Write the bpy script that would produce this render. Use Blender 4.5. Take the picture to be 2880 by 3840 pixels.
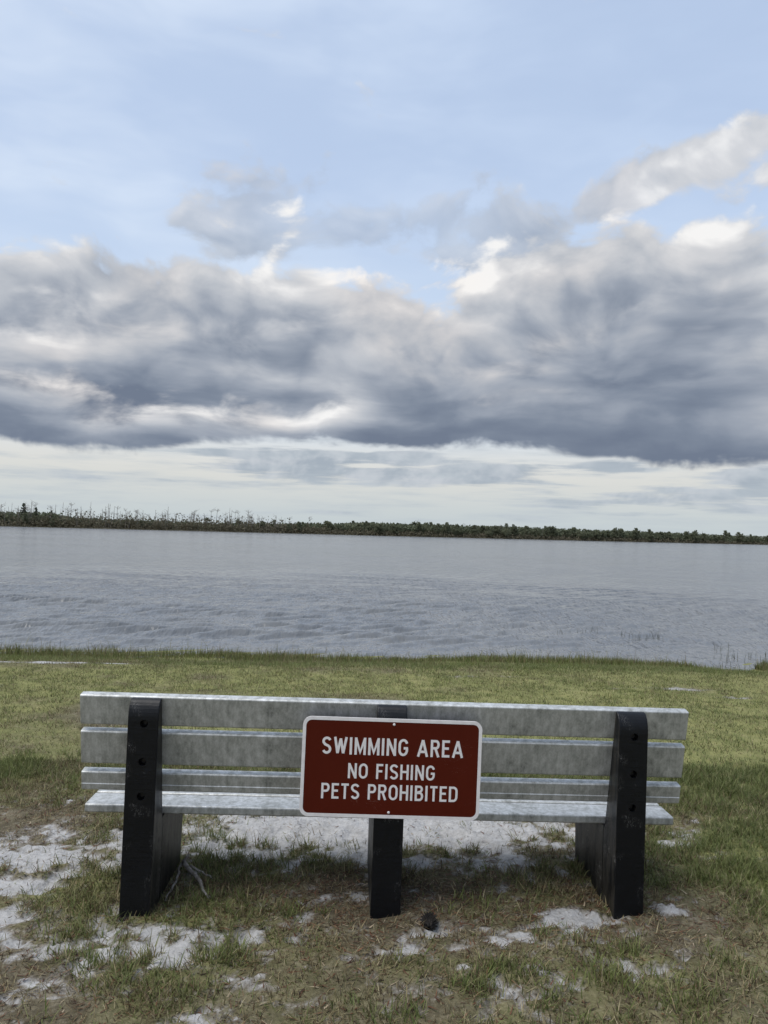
import bpy, bmesh, math, random
import numpy as np
from mathutils import Vector, Matrix

for o in list(bpy.data.objects): bpy.data.objects.remove(o)
scene = bpy.context.scene
COL = scene.collection
R = math.radians

# ---------------------------------------------------------------- camera
CAM_H = 1.501
cam_d = bpy.data.cameras.new('camera'); cam = bpy.data.objects.new('camera', cam_d); COL.objects.link(cam)
cam_d.sensor_fit = 'VERTICAL'; cam_d.sensor_height = 34.6; cam_d.lens = 26.0
cam_d.clip_start = 0.05; cam_d.clip_end = 20000
cam.matrix_world = (Matrix.Translation((0, 0, CAM_H)) @ Matrix.Rotation(math.pi/2 + .0262, 4, 'X') @ Matrix.Rotation(.027, 4, 'Z'))
scene.camera = cam

# ---------------------------------------------------------------- node helper
class S:
    """a shader socket with arithmetic"""
    def __init__(s, t, sock): s.t, s.s = t, sock
    def _m(s, op, *a, clamp=False):
        n = s.t.nodes.new('ShaderNodeMath'); n.operation = op; n.use_clamp = clamp
        for i, v in enumerate((s,) + a):
            if isinstance(v, S): s.t.links.new(v.s, n.inputs[i])
            else: n.inputs[i].default_value = v
        return S(s.t, n.outputs[0])
    def __add__(s, o): return s._m('ADD', o)
    __radd__ = __add__
    def __sub__(s, o): return s._m('SUBTRACT', o)
    def __rsub__(s, o): return (s*-1)+o
    def __mul__(s, o): return s._m('MULTIPLY', o)
    __rmul__ = __mul__
    def __truediv__(s, o): return s._m('DIVIDE', o)
    def clamp(s): return s._m('ADD', 0.0, clamp=True)
    def max(s, o): return s._m('MAXIMUM', o)
    def min(s, o): return s._m('MINIMUM', o)
    def pow(s, o): return s._m('POWER', o)
    def exp(s): return s._m('EXPONENT')
    def step(s, a, b, lo=0., hi=1., kind='SMOOTHSTEP'):
        n = s.t.nodes.new('ShaderNodeMapRange'); n.interpolation_type = kind
        for k, v in (('Value', s), ('From Min', a), ('From Max', b), ('To Min', lo), ('To Max', hi)):
            if isinstance(v, S): s.t.links.new(v.s, n.inputs[k])
            else: n.inputs[k].default_value = v
        return S(s.t, n.outputs[0])
def combine(t, x, y, z):
    n = t.nodes.new('ShaderNodeCombineXYZ')
    for i, v in enumerate((x, y, z)):
        if isinstance(v, S): t.links.new(v.s, n.inputs[i])
        else: n.inputs[i].default_value = v
    return S(t, n.outputs[0])
def vmath(t, op, a, b):
    n = t.nodes.new('ShaderNodeVectorMath'); n.operation = op
    for i, v in enumerate((a, b)):
        if isinstance(v, S): t.links.new(v.s, n.inputs[3 if (op == 'SCALE' and i) else i])
        elif op == 'SCALE' and i: n.inputs[3].default_value = v
        else: n.inputs[i].default_value = v
    return S(t, n.outputs[0])
def noise(t, v, scale, detail=4, rough=.5, color=False, dist=0.):
    n = t.nodes.new('ShaderNodeTexNoise')
    if v is not None: t.links.new(v.s, n.inputs['Vector'])
    n.inputs['Scale'].default_value = scale; n.inputs['Detail'].default_value = detail
    n.inputs['Roughness'].default_value = rough; n.inputs['Distortion'].default_value = dist
    return S(t, n.outputs['Color' if color else 'Fac'])
def mix(t, f, a, b):
    n = t.nodes.new('ShaderNodeMix'); n.data_type = 'RGBA'
    for k, v in ((0, f), (6, a), (7, b)):
        if isinstance(v, S): t.links.new(v.s, n.inputs[k])
        elif k == 0: n.inputs[k].default_value = v
        else: n.inputs[k].default_value = (*v, 1)
    return S(t, n.outputs[2])
def ramp(t, f, stops):
    n = t.nodes.new('ShaderNodeValToRGB'); t.links.new(f.s, n.inputs[0])
    e = n.color_ramp.elements
    while len(e) < len(stops): e.new(.5)
    for i, (p, c) in enumerate(stops):
        e[i].position = p; e[i].color = (*c, 1) if not isinstance(c, float) else (c, c, c, 1)
    return S(t, n.outputs[0])

# ---------------------------------------------------------------- sky: high blue sky, a bank of cumulus, pale air at the horizon
SUN_EL, SUN_AZ = 64, -110          # degrees; azimuth from the view direction (+Y), negative = left
W = bpy.data.worlds.new('World'); scene.world = W; W.use_nodes = True
T = W.node_tree
for n in list(T.nodes): T.nodes.remove(n)
STR = .10
tc = T.nodes.new('ShaderNodeTexCoord')
D = S(T, tc.outputs['Generated'])
sp = T.nodes.new('ShaderNodeSeparateXYZ'); T.links.new(D.s, sp.inputs[0])
dx, dy, dz = (S(T, sp.outputs[i]) for i in range(3))
el = dz._m('ARCSINE')*57.2958
az = dx._m('ARCTAN2', dy)*57.2958
sky = T.nodes.new('ShaderNodeTexSky'); sky.sky_type = 'NISHITA'; sky.sun_disc = False
sky.sun_elevation = R(SUN_EL); sky.sun_rotation = R(SUN_AZ); sky.air_density = 1.0; sky.dust_density = .7; sky.ozone_density = 1.5
NIS = S(T, sky.outputs[0])
AE = combine(T, az, el, 0.)
def total(items, acc=0.):
    """sum of soft elliptical spots (weight, (azimuth, elevation, half-width, half-height, turn)) in degrees"""
    for w_, q in items:
        m = T.nodes.new('ShaderNodeMapping'); m.vector_type = 'TEXTURE'; T.links.new(AE.s, m.inputs[0])
        m.inputs[1].default_value = (q[0], q[1], 0); m.inputs[2].default_value = (0, 0, R(q[4]) if len(q) > 4 else 0)
        m.inputs[3].default_value = (q[2]*1.75, q[3]*1.75, 1)
        g = T.nodes.new('ShaderNodeTexGradient'); g.gradient_type = 'SPHERICAL'; T.links.new(m.outputs[0], g.inputs[0])
        acc = S(T, g.outputs['Fac'])._m('MULTIPLY_ADD', w_*1.15, acc)
    return acc
P = vmath(T, 'MULTIPLY', D, (1, 1, 1.5))
warp = vmath(T, 'SCALE', vmath(T, 'SUBTRACT', noise(T, P, 6, 1.5, .5, True), (.5, .5, .5)), .10)
PW = vmath(T, 'ADD', P, warp)
n_big = noise(T, vmath(T, 'ADD', P, (3.1, 1.7, .4)), 3.2, 1.5, .5)
n_fine = noise(T, vmath(T, 'ADD', PW, (1.3, 5.2, 2.2)), 22, 3.5, .6)
bil = (noise(T, vmath(T, 'ADD', PW, (7.7, 3.3, 8.1)), 13, 1.5, .5)-.5)._m('ABSOLUTE')*4.2   # rounded lobes with creases between
PS = vmath(T, 'MULTIPLY', D, (1, 1, 4.5))
n_str = noise(T, vmath(T, 'ADD', PS, vmath(T, 'SCALE', warp, 1.2)), 5.0, 4.5, .52)   # streaks of the flat undersides
warmth = noise(T, vmath(T, 'ADD', P, (9., 2., 4.)), 4.5, 1, .5).step(.42, .66)
CL = [(0., (.165, .202, .275)), (.2, (.215, .256, .33)), (.42, (.335, .375, .445)), (.64, (.50, .53, .58)), (.84, (.67, .68, .705)), (1., (.92, .915, .91))]
def layer(seed, scale, amp, det=6., flat=1.):
    v = vmath(T, 'ADD', PW if flat == 1. else vmath(T, 'MULTIPLY', PW, (1, 1, flat)), seed)
    n = noise(T, v, scale, det, .55)
    nl = noise(T, vmath(T, 'ADD', v, (-.012*8/scale, 0, .034*8/scale)), scale, 2.5, .5)
    return (n-.5)*amp + (n_fine-.5)*3.0, n-nl
def cloud_colour(light):
    c_ = ramp(T, light.clamp(), CL)
    return mix(T, warmth*light.step(.4, .75)*.5, c_, vmath(T, 'MULTIPLY', c_, (1.055, .985, .93)))
# clear sky with a thin high veil
veil = noise(T, vmath(T, 'ADD', vmath(T, 'MULTIPLY', P, (1., 1., 2.2)), vmath(T, 'SCALE', warp, 1.5)), 3.0, 4, .55).step(.30, .74)
left = az.step(30, -35, 0, 1)
clear = vmath(T, 'ADD', vmath(T, 'SCALE', NIS, STR*.55), (.365, .445, .585))
veilc = mix(T, left, (.59, .715, .92), (.70, .80, .95))
clear = mix(T, veil*(left*.40+.50)+.22, clear, veilc)
hor = el.step(26, 8, 0, 1)
clear = mix(T, hor*.7, clear, (.68, .79, .92))
low = el.step(10, 3.5, 0, 1)
lowc = mix(T, el.step(.0, 5.5), (.55, .615, .64), (.735, .73, .69))
clear = mix(T, low, clear, lowc)
# thin streaks and small cloudlets in the pale air under the bank
PL = vmath(T, 'MULTIPLY', D, (1, 1, 11))
n_low = noise(T, vmath(T, 'ADD', PL, vmath(T, 'SCALE', warp, .6)), 7, 4.5, .56)
lowadd = total([(.40, (-6.4, 4.9, 5.6, .95)), (.38, (5.6, 4.3, 5.4, .7, 3)), (.40, (1.6, 5.7, 1.8, .5)), (.42, (25.8, 4.5, 2, .55)), (.24, (16.5, 5.2, 2.2, .5)), (.18, (22, 3.0, 9, .9))], n_low)
lowcov = (lowadd-.58).step(-.03, .16)*el.step(.3, 1.6)*el.step(9, 6)
clear = mix(T, lowcov*.95, clear, mix(T, n_fine.step(.35, .65), (.36, .42, .49), (.56, .60, .65)))
# faint bands in the pale air
clear = mix(T, n_low.step(.42, .62)*low*.45, clear, (.50, .56, .61))
# single puffs above the bank
b0, r0 = layer((4.4, .3, 7.7), 15., 17.)
h0 = total([(4.6, (-8.4, 22.7, 6.0, 2.8)), (2.6, (-11.6, 21.4, 3.6, 2.4, 30)), (4.4, (4.6, 22.5, 5.2, 2.4, -10)), (3.4, (7.6, 20.6, 3.4, 3.0, -35)), (2.4, (-3.4, 21.0, 4.4, 1.6)), (3.2, (-10, 20.4, 5, 1.8)), (3.2, (8.5, 19.6, 4, 1.8)),
            (6.0, (15.0, 22.9, 4.2, 1.6, 24)), (6.4, (20.4, 24.7, 4.4, 1.5, 18)), (5.8, (27., 25.9, 5.6, 1.6, 6)), (3.5, (26, 23.2, 4.5, 1.2, 20))], b0-3.1)
c0 = h0.step(-.4, 3.0)*total([(-.42, (-8, 22.5, 10, 5)), (-.36, (5, 21.8, 9, 5))], .92)
l0 = total([(-.16, (-8.6, 22.6, 8, 4)), (-.22, (6.4, 21.5, 7, 4)), (.10, (19, 24.5, 9, 3))], r0*.95 + .80 + (bil-.5)*.16 - h0.max(0.)*.015)
final = mix(T, c0, clear, cloud_colour(l0))
# the bank: three ranks of cumulus, the nearest lowest and darkest
b1, r1 = layer((0., 0., 0.), 7.5, 13.)
h1 = total([(1.2, (-21, 18, 9, 60)), (.8, (-6, 18, 4, 60)), (-1.2, (2, 18, 4, 60)), (2.6, (16, 18, 9, 60)), (1.2, (26, 18, 4, 60))], b1 + (bil-.5)*1.5 + (n_big-.5)*6 + 19.3 - el)
l1 = total([(.20, (-5.0, 19.3, 4.0, 2.4)), (.24, (6.2, 18.6, 4.0, 1.6)), (.14, (25.5, 19.8, 5.4, 2.4, -18)), (-.10, (-24, 16, 8, 4))], r1*1.6 + .86 + (bil-.5)*.24 - h1.max(0.)*.05 + (n_fine-.5)*.5)
final = mix(T, h1.step(-.1, 1.7), final, cloud_colour(l1))
b2, r2 = layer((6.1, 2.3, 1.9), 6.2, 10., 6., 1.7)
h2 = total([(1.5, (20, 16, 8, 60)), (1.0, (-20, 16, 7, 60)), (-.8, (8, 16, 5, 60))], b2 + (n_big-.5)*3 + 14.6 - el)
l2 = total([(-.24, (21, 16.0, 7.5, 2.0)), (.12, (12, 14.6, 9, 1.8)), (.34, (29, 11.2, 4, 3.6)), (.22, (-24, 13.6, 10, 2.6)), (.10, (-9, 15.4, 6, 1.6))], r2*1.5 + .68 + (bil-.5)*.12 + (n_fine-.5)*.3 - h2.max(0.)*.08 + (n_str-.5)*az.step(12, -8, .7, 1.15))
final = mix(T, h2.step(-.4, 3.2), final, cloud_colour(l2))
b3, r3 = layer((2.2, 8.3, 5.1), 5.6, 8.5, 6., 2.1)
h3 = total([(1.6, (14, 10, 14, 60)), (-1.6, (-18, 10, 10, 60)), (-.8, (28, 10, 4, 60))], b3 + 10.8 - el)
l3 = total([(.42, (-12.6, 9.6, 8.0, 2.2, -6)), (.30, (-6.0, 9.2, 3.6, 1.5)), (.50, (-23, 9.2, 9, 1.6, -4)), (.12, (-20, 7, 8, 1.2)), (-.10, (17, 7.5, 9, 2.4)), (.26, (29, 11, 4, 3.5))], r3*1.0 + .44 - h3.max(0.)*.065 + (n_str-.5)*az.step(12, -8, .7, 1.2))
final = mix(T, h3.step(-.3, 2.4), final, cloud_colour(l3))
base_el = total([(1.0, (-4, 5.5, 9, 30)), (-.8, (-30, 5, 9, 30)), (.5, (11, 5.5, 5, 30)), (-.45, (19, 5.5, 4, 30))], (n_big-.5)*1.8 + (n_str-.5)*2.6 + 5.95)
under = ((el-base_el) + (n_fine-.5)*1.6).step(-.35, .45)
final = mix(T, under, clear, final)
bg = T.nodes.new('ShaderNodeBackground'); bg.inputs[1].default_value = STR
T.links.new(vmath(T, 'SCALE', final, 1/STR).s, bg.inputs[0])
wo = T.nodes.new('ShaderNodeOutputWorld'); T.links.new(bg.outputs[0], wo.inputs[0])

W.cycles.sampling_method = 'MANUAL'; W.cycles.sample_map_resolution = 256
cy = scene.cycles
cy.use_adaptive_sampling = True; cy.adaptive_threshold = .012; cy.adaptive_min_samples = 12
cy.max_bounces = 6; cy.diffuse_bounces = 2; cy.glossy_bounces = 2; cy.transmission_bounces = 4; cy.use_denoising = True
cy.caustics_reflective = False; cy.caustics_refractive = False
sun_d = bpy.data.lights.new('sun', 'SUN'); sun = bpy.data.objects.new('sun', sun_d); COL.objects.link(sun)
sun_d.energy = 2.8; sun_d.angle = R(48); sun_d.color = (1, .96, .9)
sdir = Vector((math.sin(R(SUN_AZ))*math.cos(R(SUN_EL)), math.cos(R(SUN_AZ))*math.cos(R(SUN_EL)), math.sin(R(SUN_EL))))
sun.rotation_euler = (-sdir).to_track_quat('-Z', 'Y').to_euler()
sun.location = sdir*30
vs = scene.view_settings
vs.view_transform = 'Standard'; vs.look = 'None'; vs.exposure = 0.0; vs.gamma = 1.0; vs.use_curve_mapping = False

# ================================================================ helpers
rng = np.random.default_rng(7)
random.seed(7)
def tag(o, label=None, cat=None, group=None, kind=None):
    if label: o['label'] = label
    if cat: o['category'] = cat
    if group: o['group'] = group
    if kind: o['kind'] = kind
    return o
def link(name, me, mat=None, parent=None):
    o = bpy.data.objects.new(name, me); COL.objects.link(o)
    if mat is not None and not me.materials: me.materials.append(mat)
    if parent is not None: o.parent = parent
    return o
def empty(name, loc=(0, 0, 0), rot=(0, 0, 0)):
    o = bpy.data.objects.new(name, None); COL.objects.link(o)
    o.location = loc; o.rotation_euler = rot; o.empty_display_size = .2
    return o
def from_bm(name, bm, mat=None, parent=None, smooth=False):
    me = bpy.data.meshes.new(name); bm.normal_update(); bm.to_mesh(me); bm.free()
    if smooth: me.polygons.foreach_set('use_smooth', [True]*len(me.polygons))
    return link(name, me, mat, parent)
def np_mesh(name, V, F, smooth=False):
    """V (n,3), F list of index arrays with the same number of corners each"""
    me = bpy.data.meshes.new(name); V = np.asarray(V, np.float32)
    me.vertices.add(len(V)); me.vertices.foreach_set('co', V.ravel())
    F = [np.asarray(f, np.int32) for f in F if len(f)]
    loops = np.concatenate([f.ravel() for f in F]); tot = np.concatenate([np.full(len(f), f.shape[1], np.int32) for f in F])
    start = np.concatenate([[0], np.cumsum(tot)[:-1]]).astype(np.int32)
    me.loops.add(len(loops)); me.loops.foreach_set('vertex_index', loops)
    me.polygons.add(len(tot)); me.polygons.foreach_set('loop_start', start); me.polygons.foreach_set('loop_total', tot)
    me.polygons.foreach_set('use_smooth', np.full(len(tot), smooth))
    me.update(calc_edges=True); me.validate()
    return me
def attr(me, name, kind, data):
    a = me.attributes.new(name, kind, 'POINT')
    a.data.foreach_set('color' if kind == 'FLOAT_COLOR' else 'value', np.asarray(data, np.float32).ravel())
def _h(ix, iy, seed):
    h = (ix.astype(np.int64)*374761393 + iy.astype(np.int64)*668265263 + seed*974711) & 0xffffffff
    h = ((h ^ (h >> 13))*1274126177) & 0xffffffff
    return ((h ^ (h >> 16)) & 0xffff)/65535.
def vn(x, y, seed=0):
    x = np.asarray(x, float); y = np.asarray(y, float)
    ix, iy = np.floor(x), np.floor(y); fx, fy = x-ix, y-iy
    fx = fx*fx*fx*(fx*(fx*6-15)+10); fy = fy*fy*fy*(fy*(fy*6-15)+10)
    a, b, c, d = _h(ix, iy, seed), _h(ix+1, iy, seed), _h(ix, iy+1, seed), _h(ix+1, iy+1, seed)
    return a+(b-a)*fx+(c-a)*fy+(a-b-c+d)*fx*fy
def fbm(x, y, o=4, seed=0, g=.5):
    t = 0; a = 1; n = 0
    for k in range(o):
        c, s_ = math.cos(k*1.1), math.sin(k*1.1)
        t = t+a*vn((x*c-y*s_)*2**k+k*17.3, (x*s_+y*c)*2**k-k*9.1, seed+k); n += a; a *= g
    return t/n
def sstep(x, a, b):
    t = np.clip((x-a)/(b-a), 0, 1); return t*t*(3-2*t)
def material(name):
    m = bpy.data.materials.new(name); m.use_nodes = True; t = m.node_tree
    return m, t, t.nodes['Principled BSDF']
def setin(t, node, key, v):
    if isinstance(v, S): t.links.new(v.s, node.inputs[key])
    elif isinstance(v, tuple) and len(v) == 3: node.inputs[key].default_value = (*v, 1)
    else: node.inputs[key].default_value = v
def bump(t, bsdf, h, strength=.3, dist=.01):
    n = t.nodes.new('ShaderNodeBump'); n.inputs['Strength'].default_value = strength; n.inputs['Distance'].default_value = dist
    t.links.new(h.s, n.inputs['Height']); t.links.new(n.outputs[0], bsdf.inputs['Normal'])
def objco(t): return S(t, t.nodes.new('ShaderNodeTexCoord').outputs['Object'])
def attrn(t, name, out='Fac'):
    n = t.nodes.new('ShaderNodeAttribute'); n.attribute_name = name; return S(t, n.outputs[out])

# ================================================================ materials
# bare ground: dry thatch and soil, white quartz sand where the turf is worn away
m_ground, t, b = material('ground')
co = objco(t)
sandy = (attrn(t, 'sand') + (noise(t, co, 28, 4, .6)-.5)*.55).step(.42, .74)
n1 = noise(t, co, 9, 5, .6); n2 = noise(t, co, 60, 4, .65); n3 = noise(t, co, 1.7, 3, .5)
soil = ramp(t, (n1*.5+n2*.5), [(.25, (.036, .030, .019)), (.48, (.095, .080, .050)), (.62, (.175, .150, .10)), (.8, (.27, .235, .165))])
thatch = ramp(t, (n1*.4+n2*.35+n3*.25), [(.28, (.11, .12, .042)), (.5, (.20, .20, .075)), (.66, (.28, .255, .115)), (.8, (.35, .30, .16))])
soil = mix(t, attrn(t, 'lawn'), soil, thatch)
sand = ramp(t, n2*.6+noise(t, co, 14, 3, .6)*.4, [(.25, (.22, .214, .206)), (.5, (.375, .367, .358)), (.75, (.50, .492, .482))])
speck = noise(t, co, 150, 2, .6).step(.66, .72)*noise(t, co, 20, 2, .5).step(.42, .6)
sand = mix(t, speck*.75, sand, (.10, .085, .07))
far = attrn(t, 'far')
dirty = (attrn(t, 'sand') + (noise(t, co, 40, 4, .65)-.5)*.7).step(.22, .50)
soil = mix(t, dirty*.75, soil, ramp(t, n2*.55+noise(t, co, 90, 3, .6)*.45, [(.3, (.09, .075, .058)), (.5, (.20, .18, .155)), (.68, (.38, .36, .335))]))
setin(t, b, 'Base Color', mix(t, far, mix(t, sandy, soil, sand), (.075, .068, .045)))
setin(t, b, 'Roughness', .93); b.inputs['Specular IOR Level'].default_value = .2
bump(t, b, n2*.6+noise(t, co, 25, 4, .6)*1.3, .8, .016)

m_grass, t, b = material('grass')
gc = attrn(t, 'col', 'Color')
setin(t, b, 'Base Color', gc); setin(t, b, 'Roughness', .6); b.inputs['Specular IOR Level'].default_value = .25
tr = t.nodes.new('ShaderNodeBsdfTranslucent'); t.links.new(gc.s, tr.inputs[0])
mx = t.nodes.new('ShaderNodeMixShader'); mx.inputs[0].default_value = .28
t.links.new(b.outputs[0], mx.inputs[1]); t.links.new(tr.outputs[0], mx.inputs[2]); t.links.new(mx.outputs[0], t.nodes['Material Output'].inputs[0])

m_water, t, b = material('water')
co = objco(t)
setin(t, b, 'Base Color', mix(t, noise(t, co, .35, 3, .5).step(.35, .65), (.140, .146, .152), (.165, .168, .168)))
gust = noise(t, vmath(t, 'MULTIPLY', co, (.35, 1, 1)), .035, 3, .55)
setin(t, b, 'Roughness', gust.step(.3, .7, .11, .16)); b.inputs['IOR'].default_value = 1.333
wv = vmath(t, 'MULTIPLY', co, (1, 1, 1))
mp = t.nodes.new('ShaderNodeMapping'); mp.vector_type = 'POINT'; t.links.new(co.s, mp.inputs[0])
mp.inputs[2].default_value = (0, 0, R(47)); mp.inputs[3].default_value = (2.1, .75, 1)
rip = noise(t, S(t, mp.outputs[0]), 1.0, 4, .62)*attrn(t, 'ripple')
bump(t, b, rip, .8, .40)

# weathered aluminium planks
m_alu, t, b = material('weathered_aluminium')
co = objco(t)
mott = noise(t, vmath(t, 'MULTIPLY', co, (1, 1, .6)), 34, 7, .78)
drip = noise(t, vmath(t, 'MULTIPLY', co, (1, 1, .07)), 45, 4, .65)
big = noise(t, co, 4.0, 3, .5)
f = mott*.66+drip*.17+big*.17
setin(t, b, 'Base Color', ramp(t, f, [(.34, (.21, .214, .198)), (.45, (.42, .424, .405)), (.54, (.57, .575, .562)), (.66, (.76, .765, .77))]))
setin(t, b, 'Metallic', .72); setin(t, b, 'Roughness', f.step(.35, .65, .62, .54))
bump(t, b, mott, .05, .002)

# black recycled plastic
m_post, t, b = material('black_recycled_plastic')
co = objco(t)
geo = t.nodes.new('ShaderNodeNewGeometry'); 
nx = t.nodes.new('ShaderNodeSeparateXYZ'); t.links.new(geo.outputs['Normal'], nx.inputs[0])
side = S(t, nx.outputs[0])._m('ABSOLUTE').step(.6, .9)
dust = noise(t, vmath(t, 'MULTIPLY', co, (6, 6, 1.1)), 5, 5, .62).step(.40, .62)
chalk = noise(t, co, 16, 6, .7).step(.52, .75)
c = mix(t, chalk*.5, (.002, .0025, .004), (.007, .0085, .012))
c = mix(t, side*dust*.9, c, (.036, .033, .028))
scr = noise(t, vmath(t, 'MULTIPLY', co, (5, 1, 1.3)), 20, 2, .5, dist=1.5)
scr = (scr-.5)._m('ABSOLUTE').step(.014, .0, 0, 1)*noise(t, co, 9, 1).step(.54, .64)
c = mix(t, scr*.6, c, (.30, .29, .28))
setin(t, b, 'Base Color', c); setin(t, b, 'Roughness', chalk*.2+.45); b.inputs['Specular IOR Level'].default_value = .32
rid = noise(t, vmath(t, 'MULTIPLY', co, (.6, .6, 9)), 14, 4, .6)
bump(t, b, rid*.5+noise(t, co, 60, 3, .6)*.5, .5, .004)
m_bolt, t, b = material('dull_bolt_steel'); setin(t, b, 'Base Color', (.03, .028, .027)); b.inputs['Metallic'].default_value = .5; b.inputs['Roughness'].default_value = .5

m_brown, t, b = material('brown_sign_sheeting')
co = objco(t); n1 = noise(t, co, 5, 4, .6)
scr = noise(t, vmath(t, 'MULTIPLY', co, (1, 1, 3.)), 9, 2, .5, dist=2.)
scr = (scr-.5)._m('ABSOLUTE').step(.004, .0, 0, 1)*noise(t, co, 6, 1).step(.60, .66)
setin(t, b, 'Base Color', mix(t, scr*.35, mix(t, n1, (.076, .0088, .0033), (.097, .0125, .005)), (.35, .25, .2))); setin(t, b, 'Roughness', .42)
b.inputs['Specular IOR Level'].default_value = .15
m_white, t, b = material('white_sign_sheeting')
co = objco(t); setin(t, b, 'Base Color', mix(t, noise(t, co, 30, 4, .6).step(.4, .7), (.86, .82, .80), (.78, .73, .71))); setin(t, b, 'Roughness', .45)

def plain(name, c1, c2, scale, rough=.8, detail=4):
    m, t, b = material(name); co = objco(t)
    setin(t, b, 'Base Color', mix(t, noise(t, co, scale, detail, .6).step(.35, .65), c1, c2)); setin(t, b, 'Roughness', rough)
    bump(t, b, noise(t, co, scale*3, 4, .6), .4, .004)
    return m
m_twig = plain('grey_dead_wood', (.16, .14, .12), (.34, .31, .28), 40)
m_cone = plain('dark_cone_scales', (.012, .010, .008), (.035, .028, .022), 60)
m_deadbark = plain('bleached_bark', (.17, .15, .13), (.28, .255, .23), .8, .9)
m_bark = plain('tree_bark', (.045, .036, .028), (.09, .075, .06), .8, .9)
m_reed = plain('reed_stem', (.025, .03, .015), (.07, .07, .035), 6)
def leaf_mat(name, a, bcol):
    m, t, b = material(name); oi = t.nodes.new('ShaderNodeObjectInfo')
    rnd = S(t, oi.outputs['Random'])
    co = objco(t)
    f = rnd*.6+noise(t, co, .8, 2, .5)*.4
    c = mix(t, f, a, bcol)
    setin(t, b, 'Base Color', c); setin(t, b, 'Roughness', .75); b.inputs['Specular IOR Level'].default_value = .2
    tr = t.nodes.new('ShaderNodeBsdfTranslucent'); t.links.new(c.s, tr.inputs[0])
    mx = t.nodes.new('ShaderNodeMixShader'); mx.inputs[0].default_value = .35
    t.links.new(b.outputs[0], mx.inputs[1]); t.links.new(tr.outputs[0], mx.inputs[2]); t.links.new(mx.outputs[0], t.nodes['Material Output'].inputs[0])
    return m
m_leaf = leaf_mat('tree_leaves', (.105, .120, .074), (.18, .188, .118))  # leaf colour lightened and greyed to stand in for distance haze
m_pine = leaf_mat('pine_needles', (.05, .062, .04), (.08, .095, .055))
m_scrub = leaf_mat('brown_scrub', (.11, .10, .066), (.19, .165, .115))  # scrub paled as well, distance haze put into its colour

# ================================================================ terrain: one sheet from the lawn, under the lake, to the far land
WATER = -.35
SHX = np.array([-6000, -700, -420, -260, -156, -99, 0, 111, 306, 700, 1500, 6000.])
SHY = np.array([120, 120, 190, 262, 318, 352, 385, 440, 613, 860, 1100, 1100.])
def far_shore(x): return np.interp(x, SHX, SHY) + (fbm(x/22., x*0+3.3, 3, 5)-.5)*9
def near_shore(x):
    return 11.25 + .055*np.clip(x, -12, 12) + (fbm(x*.8, x*0+1.2, 3, 9)-.5)*.5 - 1.05*np.exp(-((x-4.95)/.42)**2)
SAND = [(0.0, 3.98, 1.05, .40, 1.25), (.45, 3.75, .62, .24, 1.0), (-.45, 3.75, .6, .26, 1.0), (-1.55, 3.60, .42, .22, .98), (-1.15, 3.62, .25, .2, .9), (-1.58, 3.32, .30, .10, .85), (-2.3, 3.5, .5, .3, .8), (-1.42, 2.97, .20, .12, 1.0), (-1.05, 2.86, .25, .16, .52), (-.2, 2.95, .25, .12, .5), (.5, 2.95, .3, .15, .45), (-.6, 2.6, .3, .1, .45), (.2, 2.7, .5, .2, .4), (-1.0, 2.6, .4, .15, .25),
        (-.71, 2.79, .22, .12, 1.12), (-.86, 2.92, .10, .05, .8), (-.46, 2.92, .10, .06, .95), (-.36, 3.0, .10, .04, .75), (-.98, 2.76, .12, .07, .75), (-1.0, 2.95, .06, .08, .7), (.76, 3.07, .14, .065, 1.1), (.92, 3.03, .12, .06, .9), (.66, 3.02, .06, .05, .8), (-.14, 3.22, .11, .07, .85),
        (.15, 2.81, .06, .05, .78), (.33, 2.72, .04, .03, .85), (.46, 2.86, .05, .05, .8), (1.42, 3.80, .06, .05, .85), (.90, 2.70, .12, .04, .72), (-.52, 2.40, .09, .05, .8), (-1.12, 2.60, .06, .03, .75), (-.82, 2.62, .08, .03, .7), (1.2, 3.15, .05, .04, .75), (.35, 3.0, .04, .03, .7),
        (2.95, 8.0, .4, .08, .62), (3.5, 7.6, .3, .06, .58), (-5.6, 8.98, .8, .12, 1.0), (-4.55, 9.06, .55, .07, .95), (-3.85, 9.16, .45, .13, 1.0), (-3.2, 9.22, .28, .06, .9), (4.75, 10.2, .35, .12, .95), (5.5, 10.35, .5, .07, .85), (-2.9, 5.4, .25, .05, .62), (.9, 8.6, .5, .05, .62), (-4.2, 7.6, .5, .08, .66)]
def sand_field(x, y):
    f = np.zeros_like(x)
    for cx, cy, rx, ry, w in SAND:
        r2 = ((x-cx)/rx)**2+((y-cy)/ry)**2
        f = np.maximum(f, w*np.exp(-.55*r2**1.25))
    n = fbm(x*5, y*5*1.3, 4, 21, .6); n2 = fbm(x*19, y*24, 3, 25, .6)
    near = sstep(y, 5.2, 4.2)
    core = sstep(f, .95, 1.2)
    return np.clip(f*(.76+.12*core) + (n-.5)*1.15*np.where(f > .1, 1, .6) + (n2-.5)*1.35*near*(1-.8*core), 0, 1.3)
def lawn_field(x, y):   # 1 = living turf, 0 = dry worn ground
    n = fbm(x*1.6, y*1.9, 4, 33, .55)
    f = .34 + (n-.5)*2.2 + .55*sstep(y, 3.9, 5.0) + .32*sstep(x, .95, 1.6)*sstep(y, 2.3, 2.9) - .35*np.exp(-((x-.1)/1.0)**4-((y-3.22)/.26)**2) - .18*sstep(y, 2.75, 2.4)
    return np.clip(f, 0, 1)
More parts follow.
